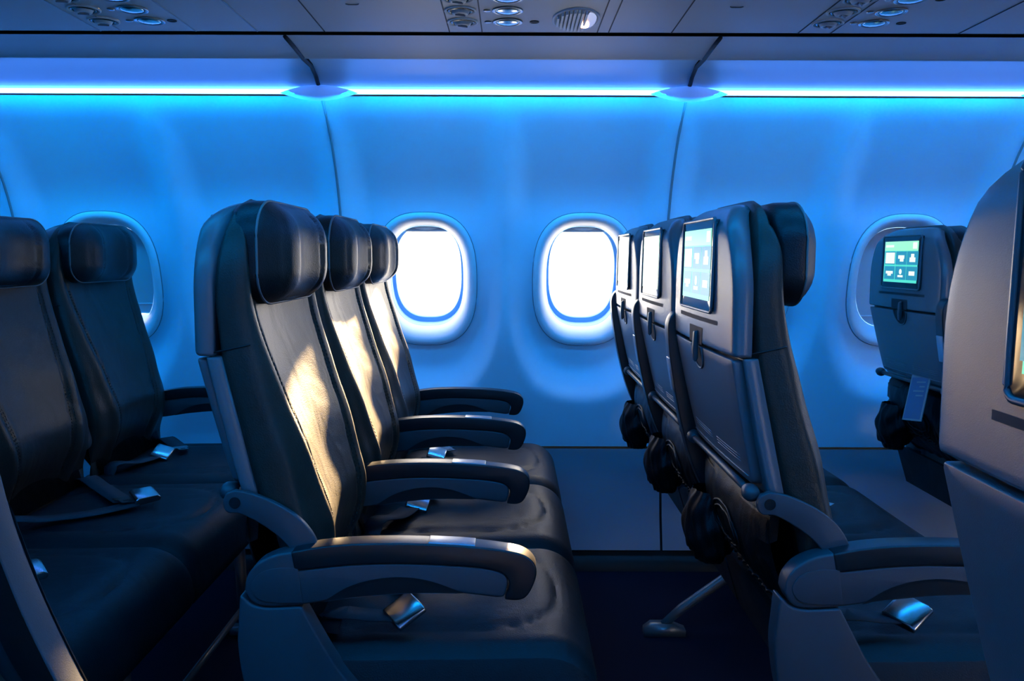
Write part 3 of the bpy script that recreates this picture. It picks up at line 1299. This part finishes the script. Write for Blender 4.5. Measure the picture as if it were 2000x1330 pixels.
def pocket_trim_mesh():
    """welts of the oval opening and the gathered elastic"""
    mb = MB()
    for cy, ry, rz, cv in ((-0.02, 0.42, 0.22, 0.42), (-0.02, 0.34, 0.15, 0.40)):
        pts = []
        for k in range(40):
            a = 2 * math.pi * k / 40
            u = cy + ry * math.cos(a)
            vz = cv + rz * math.sin(a)
            p = pocket_surface(u, vz)
            pts.append((p[0] - 0.002, p[1], p[2]))
        mb.tube(pts, 0.0024, 6, closed=True)
    pts = []
    for i in range(90):
        u = -0.97 + 1.94 * i / 89
        p = pocket_surface(u, 0.74 - 0.10 * (1 - u * u))
        pts.append((p[0] - 0.003 - 0.0022 * math.sin(i * 1.6), p[1], p[2] + 0.0022 * math.cos(i * 1.6)))
    mb.tube(pts, 0.0032, 6)
    return mb.mesh('pocket_elastic', M['pocket'])


def bottle_net_mesh():
    """ruched net pouch at the outboard end of the pocket"""
    v, f = [], []
    n, m = 72, 30
    for j in range(m + 1):
        q = j / m
        r = 0.062 * (0.72 + 0.38 * math.sin(math.pi * q)) * (1 if q < 0.9 else 0.8)
        for i in range(n):
            a = 2 * math.pi * i / n
            rr = r * (1 + 0.04 * math.sin(a * 13 + 3 * math.sin(q * 5)) + 0.05 * math.sin(q * 14 + 2 * math.sin(a * 3)))
            v.append((-0.055 + rr * 0.75 * math.cos(a), 0.150 + rr * math.sin(a), 0.60 - 0.14 * q))
    for j in range(m):
        for i in range(n):
            l = (i + 1) % n
            f.append((j * n + i, j * n + l, (j + 1) * n + l, (j + 1) * n + i))
    f.append(tuple(m * n + i for i in range(n)))
    return mesh('bottle_pouch', v, f, M['pocket'])


# ---- seat cushion
def cushion_mesh():
    nx, ny = 60, 44
    v, f = [], []
    x0, x1, hw = 0.0, 0.492, 0.243

    def top(x, y):
        q = (x - x0) / (x1 - x0)
        z = 0.452 + 0.008 * q
        ey = abs(y) / hw
        z -= 0.012 * max(0, ey - 0.82) ** 2 / 0.0324 * 1.6
        r = 0.085
        if x > x1 - r:
            d = (x - (x1 - r)) / r
            z -= r * 0.95 * (1 - math.sqrt(max(0, 1 - d * d)))
        # stitched oval
        ox, oy = (x - 0.235) / 0.20, y / 0.175
        e = (abs(ox) ** 3 + abs(oy) ** 3) ** (1 / 3)
        z += 0.006 * max(0, min(1, (1 - e) * 6)) if e < 1 else 0
        z -= 0.0045 * math.exp(-((e - 1.0) / 0.022) ** 2) + 0.002 * math.exp(-((e - 1.06) / 0.014) ** 2)
        z -= 0.006 * math.exp(-(ox * ox + oy * oy))
        z += 0.0012 * math.sin(70 * x + 14 * y) * math.exp(-((x - 0.25) / 0.12) ** 2 - (y / 0.12) ** 2)
        return z
    # sample x denser near the nose
    xs = [x0 + (x1 - x0) * (1 - (1 - i / nx) ** 1.35) for i in range(nx + 1)]
    for x in xs:
        for j in range(ny + 1):
            y = hw * math.sin((-1 + 2 * j / ny) * math.pi / 2)
            v.append((x, y, top(x, y)))
    for i in range(nx):
        for j in range(ny):
            a = i * (ny + 1) + j
            f.append((a, a + ny + 1, a + ny + 2, a + 1))
    # nose: sweep down and under
    last = [nx * (ny + 1) + j for j in range(ny + 1)]
    for dx, z in ((0.004, 0.355), (0.003, 0.335), (-0.006, 0.318), (-0.03, 0.306), (-0.46, 0.330)):
        new = []
        for j in range(ny + 1):
            y = hw * math.sin((-1 + 2 * j / ny) * math.pi / 2)
            new.append(len(v))
            v.append((x1 + dx, y * 0.995, z))
        for j in range(ny):
            f.append((last[j], new[j], new[j + 1], last[j + 1]))
        last = new
    # sides
    for s_ in (0, ny):
        ids = [i * (ny + 1) + s_ for i in range(nx + 1)]
        ids += [(nx + 1) * (ny + 1) + k * (ny + 1) + s_ for k in range(5)]
        f.append(tuple(ids))
    f.append(tuple([j for j in range(ny + 1)] + list(reversed(last))))
    me = mesh('seat_cushion', v, f, M['cushion'])
    return flat_smooth(me, 55)


# ---- armrest, pivot at its own origin
ARM_TOP = [(-0.040, -0.008), (-0.036, 0.012), (-0.020, 0.032), (0.006, 0.045), (0.05, 0.055), (0.12, 0.0615), (0.20, 0.063), (0.29, 0.059),
           (0.35, 0.052), (0.376, 0.044), (0.389, 0.030), (0.391, 0.010)]


def arm_curve(pts, k=5):
    return [(p.x, p.y) for p in catmull([Vector((a, b, 0)) for a, b in pts], k)]


def arm_body_mesh():
    up = arm_curve([(-0.040, -0.008), (-0.036, 0.012), (-0.020, 0.032), (0.006, 0.045), (0.034, 0.050)], 4)
    inner = arm_curve([(0.04, 0.022), (0.12, 0.031), (0.20, 0.033), (0.29, 0.029), (0.335, 0.022), (0.350, 0.008), (0.345, -0.018)], 4)
    low = arm_curve([(0.335, -0.019), (0.27, -0.012), (0.20, -0.012), (0.12, -0.019), (0.045, -0.031), (-0.008, -0.034), (-0.030, -0.026), (-0.040, -0.008)], 4)
    prof = up + inner + low[:-1]
    mb = MB().prism(prof, -0.0185, 0.0185)
    return mb.mesh('arm_body', M['arm'])


def crescent_shade_mesh():
    """thin dark crescent laid on both cheeks, painting the shade of a hollow"""
    mb = MB()
    arc = arm_curve([(0.075, -0.0265), (0.12, 0.000), (0.175, 0.012), (0.23, 0.008), (0.285, -0.0115)], 6)
    back = arm_curve([(0.285, -0.0125), (0.20, -0.0125), (0.12, -0.0195), (0.075, -0.0265)], 5)
    pr = arc + back[1:-1]
    for s_ in (-1, 1):
        c = (0.18, -0.010)
        n = len(pr)
        v = [(x, s_ * 0.0192, z) for x, z in pr] + [(c[0] + (x - c[0]) * 0.86, s_ * 0.0189, c[1] + (z - c[1]) * 0.8) for x, z in pr]
        f = [(i, (i + 1) % n, n + (i + 1) % n, n + i) for i in range(n)] + [tuple(range(n, 2 * n))]
        mb.add(v, f)
    return mb.mesh('crescent_shade', M['pad'], False)


def arm_pad_mesh():
    up = arm_curve([(0.030, 0.0500), (0.07, 0.0575), (0.12, 0.0625), (0.20, 0.064), (0.29, 0.060), (0.35, 0.053), (0.377, 0.045),
                    (0.391, 0.030), (0.391, 0.010), (0.380, -0.014), (0.366, -0.022), (0.345, -0.021)], 4)
    inner = arm_curve([(0.352, -0.004), (0.350, 0.010), (0.335, 0.022), (0.29, 0.029), (0.20, 0.033), (0.12, 0.031), (0.035, 0.022)], 4)
    mb = MB().prism(up + inner, -0.0205, 0.0205)
    return mb.mesh('arm_pad', M['pad'])


def arm_plate_mesh():
    mb = MB()
    xs = [0.232, 0.255, 0.278, 0.302]
    def zt(x):
        return lerp_table([(0.20, 0.064), (0.29, 0.060), (0.35, 0.053)], x)
    prof = [(x, zt(x) + 0.0022) for x in xs] + [(x, zt(x) - 0.004) for x in reversed(xs)]
    mb.prism(prof, -0.0175, 0.0175)
    return mb.mesh('ashtray_plate', M['satin'])


def arm_button_mesh():
    mb = MB()
    z = 0.0636
    for r in (0.010, 0.006):
        mb.tube([(0.267 + r * 1.4 * math.cos(a), r * math.sin(a), z + 0.0006) for a in [2 * math.pi * q / 20 for q in range(20)]], 0.0011, 5, closed=True)
    for s_ in (-1, 1):
        mb.tube([(0.267 + s_ * 0.020, -0.006, z), (0.267 + s_ * 0.026, 0, z), (0.267 + s_ * 0.020, 0.006, z)], 0.0010, 5)
    return mb.mesh('plate_button', M['frame'])


def hub_cover_mesh():
    prof = arm_curve([(0.040, 0.026), (0.010, 0.026), (-0.016, 0.018), (-0.029, -0.002), (-0.018, -0.022), (0.010, -0.027), (0.046, -0.027)], 5)
    mb = MB()
    for s_ in (-1, 1):
        mb.prism(prof, s_ * 0.0185, s_ * 0.0205)
    return mb.mesh('hub_cover', M['arm'])


def side_panel_mesh():
    """aisle end panel below the armrest hub"""
    left = arm_curve([(-0.047, 0.548), (-0.050, 0.51), (-0.052, 0.47), (-0.044, 0.41), (-0.025, 0.35), (0.01, 0.30), (0.05, 0.27), (0.06, 0.24)], 5)
    bot = [(0.43, 0.235), (0.452, 0.25), (0.452, 0.295)]
    right = arm_curve([(0.42, 0.312), (0.28, 0.325), (0.19, 0.348), (0.135, 0.388), (0.095, 0.438), (0.068, 0.485), (0.044, 0.530)], 5)
    scoop = arm_curve([(0.040, 0.5305), (0.010, 0.529), (-0.012, 0.529), (-0.030, 0.534), (-0.041, 0.545)], 4)
    mb = MB().prism(left + bot + right + scoop, -0.019, 0.019)
    return mb.mesh('side_panel', M['arm'])


def bracket_mesh():
    out = arm_curve([(-0.059, 0.700), (-0.030, 0.694), (0.010, 0.676), (0.044, 0.650), (0.066, 0.612), (0.074, 0.560)], 5)
    inn = arm_curve([(0.034, 0.560), (0.030, 0.596), (0.010, 0.625), (-0.020, 0.648), (-0.050, 0.664), (-0.070, 0.666), (-0.077, 0.680), (-0.072, 0.695)], 5)
    mb = MB().prism(out + inn, -0.006, 0.006)
    return mb.mesh('recline_bracket', M['arm'])


def bracket_bolt_mesh():
    return MB().lathe([(0.0085, -0.0072), (0.0085, 0.0072)], (-0.0585, 0, 0.6815), 'Y', 18).mesh('bracket_bolt', M['black'], False)


def leg_frame_mesh():
    mb = MB()
    return mb


def leg_mesh(rear):
    mb = MB()
    if rear:
        mb.tube([(0.36, 0, 0.30), (0.20, 0, 0.20), (0.03, 0, 0.075), (-0.02, 0, 0.028)], [0.016, 0.015, 0.014, 0.012], 8)
        mb.prism([(-0.075, 0.0), (0.04, 0.0), (0.04, 0.018), (0.0, 0.034), (-0.055, 0.034), (-0.075, 0.018)], -0.018, 0.018)
    else:
        mb.tube([(0.40, 0, 0.31), (0.41, 0, 0.02)], [0.017, 0.014], 8)
        mb.box((0.375, -0.018, 0), (0.455, 0.018, 0.02))
    return mb.mesh('leg', M['frame'])


def beam_mesh():
    mb = MB()
    for x, z in ((0.12, 0.315), (0.38, 0.300)):
        mb.tube([(x, -0.254, z), (x, 0.254, z)], 0.018, 12)
    mb.tube([(0.43, -0.254, 0.10), (0.43, 0.254, 0.10)], 0.008, 8)
    return mb.mesh('seat_beam', M['frame'])


def baggage_bar_mesh():
    mb = MB()
    mb.tube([(0.43, -0.24, 0.30), (0.455, -0.24, 0.13), (0.45, -0.24, 0.085)], 0.008, 8)
    return mb.mesh('baggage_bar', M['frame'])


# ---- belts
def buckle_mesh():
    """lift-lever buckle lying flat, opening toward +X"""
    mb = MB()
    pr = [(-0.028, 0.0), (0.026, 0.0), (0.030, 0.004), (0.030, 0.010), (0.022, 0.016), (-0.020, 0.019), (-0.028, 0.016)]
    mb.prism(pr, -0.026, 0.026)
    return mb.mesh('buckle', M['chrome'])


def tongue_mesh():
    mb = MB()
    v = [(-0.020, -0.020, 0), (0.0, -0.020, 0), (0.008, -0.014, 0), (0.030, -0.013, 0), (0.030, 0.013, 0), (0.008, 0.014, 0), (0.0, 0.020, 0), (-0.020, 0.020, 0)]
    prof = [(x, y) for x, y, _ in v]
    n = len(prof)
    hole = [(0.012, -0.006), (0.022, -0.006), (0.022, 0.006), (0.012, 0.006)]
    for z in (0.0, 0.0025):
        pass
    V = [(x, y, 0.0) for x, y in prof] + [(x, y, 0.0025) for x, y in prof]
    F = [tuple(range(n)), tuple(range(2 * n - 1, n - 1, -1))] + [(i, (i + 1) % n, n + (i + 1) % n, n + i) for i in range(n)]
    mb.add(V, F)
    h = [(x, y, 0.0027) for x, y in hole]
    mb.add(h, [(0, 1, 2, 3)], 1)
    return mb.mesh('belt_tongue', [M['chrome'], M['black']], False)


def add_belt(seat, kind):
    """kind selects how the two strap halves lie"""
    z = 0.463
    if kind == 'front':        # B aisle: buckle hangs by the back, pointing forward
        a = [(0.05, -0.20, 0.40), (0.065, -0.175, 0.475), (0.09, -0.19, 0.488), (0.13, -0.185, 0.482), (0.165, -0.178, 0.478)]
        b = [(0.04, 0.19, 0.40), (0.055, 0.17, 0.475), (0.10, 0.10, 0.470), (0.15, 0.02, 0.466), (0.17, -0.02, 0.466)]
        bk, br = (0.188, -0.178, 0.480), (0.5, 0.1, -1.0)
    elif kind == 'long':
        a = [(0.04, -0.20, 0.40), (0.06, -0.19, 0.475), (0.13, -0.15, 0.470), (0.21, -0.09, 0.467), (0.27, -0.02, 0.468)]
        b = [(0.03, 0.20, 0.40), (0.05, 0.19, 0.475), (0.12, 0.13, 0.468), (0.19, 0.05, 0.468), (0.24, -0.01, 0.471)]
        bk, br = (0.285, 0.0, 0.474), (0.25, -0.1, 0.7)
    elif kind == 'tongue':
        a = [(0.04, -0.20, 0.40), (0.06, -0.18, 0.475), (0.10, -0.12, 0.470), (0.12, -0.05, 0.469)]
        b = [(0.04, 0.20, 0.40), (0.06, 0.18, 0.475), (0.14, 0.12, 0.468), (0.22, 0.05, 0.467), (0.285, -0.005, 0.467)]
        bk, br = (0.135, -0.02, 0.468), (0.3, -0.5, 1.4)
    else:
        a = [(0.04, -0.20, 0.40), (0.06, -0.18, 0.475), (0.10, -0.12, 0.470), (0.12, -0.05, 0.469)]
        b = [(0.04, 0.20, 0.40), (0.06, 0.18, 0.475), (0.12, 0.12, 0.468), (0.16, 0.06, 0.467)]
        bk, br = (0.135, -0.02, 0.468), (0.3, -0.5, 1.4)

    def strap(pts):
        c = catmull(pts, 6)
        wv = []
        for i, p in enumerate(c):
            t_ = (c[min(i + 1, len(c) - 1)] - c[max(i - 1, 0)]).normalized()
            q = i / (len(c) - 1)
            side = Vector((0.9 - 0.6 * q, -0.3, 0.0)) if abs(t_.z) > 0.8 else t_.cross(Vector((0, 0, 1)))
            side.normalize()
            wv.append(side * 0.047)
        return MB().ribbon(c, wv, 0.0012)
    s1 = obj('belt_strap', cached('sa' + kind, lambda: strap(a).mesh('belt_strap', M['belt'])), seat)
    s2 = obj('belt_strap', cached('sb' + kind, lambda: strap(b).mesh('belt_strap', M['belt'])), seat)
    obj('buckle', cached('buckle', buckle_mesh), s1, bk, br, bevel=0.003, label='steel lift-lever buckle')
    e = b[-1]
    d = Vector(b[-1]) - Vector(b[-2])
    obj('belt_tongue', cached('tongue', tongue_mesh), s2, (e[0], e[1], e[2] + 0.003), (0, 0, math.atan2(d.y, d.x)), label='flat steel tongue')


def add_arm(seat, y, up, plate=True, gap=False):
    a = obj('armrest', cached('arm', arm_body_mesh), seat, (0, y, 0.5645), (0, R(-103) if up else 0, 0), bevel=0.004)
    obj('crescent_shade', cached('scoop', crescent_shade_mesh), a)  # dark overlay, shade of a concave cheek put into its colour
    obj('arm_pad', cached('pad', arm_pad_mesh), a, bevel=0.008, segs=4, label='dark rounded top pad')
    obj('hub_cover', cached('hub', hub_cover_mesh), a, bevel=0.0015)
    if plate:
        p = obj('ashtray_plate', cached('plate', arm_plate_mesh), a, bevel=0.0015, label='silvery metal plate')
    return a


def seat(name, label, x, yc, near='down', far=None, end=False, belt='short', mirror=False, group=None, pocket=True, recline=0, head=0.0):
    t = thing(name, label, 'seat', (x, yc, 0), 0, group)
    if mirror:
        t.scale.y = -1
    b = obj('backrest', cached('back', backrest_mesh), t)
    for q in (-1, 1):
        obj('stitching', cached('stitch%d' % q, lambda: stitch_mesh(q)), b)
        obj('side_welt', cached('welt%d' % q, lambda: side_seam_mesh(q)), b)
    h = obj('headrest', cached('head', headrest_mesh), t, (head, 0, 0), label='black padded headrest with piping')
    obj('headrest_piping', cached('hpipe', headrest_piping), h)
    sh = obj('back_shell', cached('shell', shell_mesh), t, label='grey plastic upper back shell')
    obj('card_slot', cached('slot', slot_mesh), sh)
    obj('lower_back_shell', cached('lshell', lower_shell_mesh), t)
    tr_ = obj('tray_table', cached('tray', tray_mesh), t, label='grey folded tray table')
    obj('latch_shade', cached('lshade', latch_shade_mesh), tr_)
    obj('latch_rim', cached('lrim', latch_rim_mesh), tr_)
    obj('tray_latch', cached('latch', latch_mesh), tr_, bevel=0.002)
    obj('tray_print', cached('tprint', tray_edge_mesh), tr_)
    bz = obj('screen_frame', cached('bezel', bezel_mesh), t, label='black glossy screen frame')
    obj('screen_rim', cached('brim', bezel_rim_mesh), bz)
    obj('screen', cached('screen', screen_mesh), bz, label='lit cyan menu screen with six tiles')
    obj('hinge_bar', cached('bar', bar_mesh), t)
    if pocket:
        pk = obj('literature_pocket', cached('pocket', pocket_mesh), t, label='black sagging leather pocket')
        obj('pocket_flap', cached('flap', flap_mesh), pk)
        obj('pocket_elastic', cached('elastic', pocket_trim_mesh), pk)
        obj('bottle_pouch', cached('net', bottle_net_mesh), pk)
    obj('seat_cushion', cached('cushion', cushion_mesh), t)
    obj('seat_beam', cached('beam', beam_mesh), t)
    if near:
        add_arm(t, -0.254, near == 'up', True)
    if far:
        add_arm(t, 0.2545, far == 'up', False)
    if end:
        obj('side_panel', cached('side', side_panel_mesh), t, (0, -0.2545, 0), bevel=0.006, label='grey plastic end panel')
        br = obj('recline_bracket', cached('brk', bracket_mesh), t, (0, -0.242, 0), bevel=0.003)
        obj('bracket_bolt', cached('bolt', bracket_bolt_mesh), br)
        for rr in (False, True):
            obj('leg', cached('leg%d' % rr, lambda: leg_mesh(rr)), t, (0, 0.10, 0))
    if far:
        for rr in (False, True):
            obj('leg', cached('leg%d' % rr, lambda: leg_mesh(rr)), t, (0, -0.18, 0))
    add_belt(t, belt)
    if recline:
        pv = Vector((0.02, 0, 0.50))
        m_ = Matrix.Rotation(R(-recline), 3, 'Y')
        for c in t.children:
            if c.name.split('.')[0] in ('backrest', 'headrest', 'back_shell', 'lower_back_shell', 'tray_table', 'screen_frame',
                                        'hinge_bar', 'literature_pocket'):
                c.rotation_euler = (0, R(-recline), 0)
                c.location = pv - m_ @ pv
            elif c.name.split('.')[0] == 'armrest' and c.rotation_euler.y < -1:
                c.rotation_euler.y -= R(5)
    return t


P = 0.80
XB = -0.355
Y1, SP = 1.535, 0.508
rows = {'A': XB - P, 'B': XB, 'C': XB + P, 'D': XB + 2 * P}
G = 'airliner seats in rows of three'
seat('airplane_seat', 'dark aisle seat at the far left, only its cushion and steel buckle in view', rows['A'], Y1, 'up', None, True, 'long', group=G)
seat('airplane_seat', 'dark unlit middle seat cut by the left edge, belt straps lying on its cushion', rows['A'], Y1 + SP, 'up', None, False, 'long', group=G)
seat('airplane_seat', 'dark unlit window seat beside the nearly shut window, raised armrest at its side', rows['A'], Y1 + 2 * SP, 'up', 'down', False, 'short', group=G)
seat('airplane_seat', 'large black leather aisle seat left of centre with an arched sunlit patch on its back', rows['B'], Y1, 'down', None, True, 'front', group=G, head=-0.010)
seat('airplane_seat', 'sunlit leather middle seat between the large aisle seat and the window seat', rows['B'], Y1 + SP, 'down', None, False, 'short', group=G, head=-0.006)
seat('airplane_seat', 'sunlit leather window seat overlapping the bright left window', rows['B'], Y1 + 2 * SP, 'down', 'down', False, 'short', group=G, head=-0.006)
seat('airplane_seat', 'grey-backed aisle seat right of centre, nearest of three glowing screens in its row', rows['C'], Y1, 'down', None, True, 'front', group=G, head=0.020)
seat('airplane_seat', 'grey-backed middle seat, second of the three washed-out screens right of centre', rows['C'], Y1 + SP, 'up', None, False, 'tongue', group=G)
seat('airplane_seat', 'grey-backed window seat whose narrow screen touches the bright right window', rows['C'], Y1 + 2 * SP, 'up', 'up', False, 'short', group=G)
seat('airplane_seat', 'blue-lit seat back at the right with a small six-tile screen before a shut window', rows['D'], Y1 + 2 * SP, 'up', 'down', False, 'short', group=G)
YS = 0.436
seat('airplane_seat', 'huge blurred grey seat back cut by the right edge of the photo', rows['C'], YS, 'down', None, True, 'short', mirror=True, group=G)
seat('airplane_seat', 'nearest seat across the aisle, only its raised grey armrest in the lower left corner', rows['B'], YS + 0.03, 'up', None, True, 'short', mirror=True, group=G, recline=22)

# safety card standing in the pocket of the far right seat
t = thing('safety_card', 'creased blue and white safety card in the pocket of the far right seat', 'card',
          (rows['D'] - 0.088, Y1 + 2 * SP - 0.07, 0.675), 0)
t.rotation_euler = (R(-8), R(14), 0)
mb = MB().box((-0.001, -0.055, -0.09), (0.001, 0.055, 0.045))
c = obj('card_sheet', mb.mesh('card_sheet', M['card2'], False), t)
mb = MB().box((-0.0016, -0.045, -0.085), (-0.0011, 0.048, 0.036))
for q in range(4):
    mb.box((-0.0021, -0.035, 0.020 - q * 0.013), (-0.0017, -0.035 + [0.05, 0.03, 0.06, 0.04][q], 0.024 - q * 0.013), 1)
obj('card_print', mb.mesh('card_print', [M['card'], M['card2']], False), c)
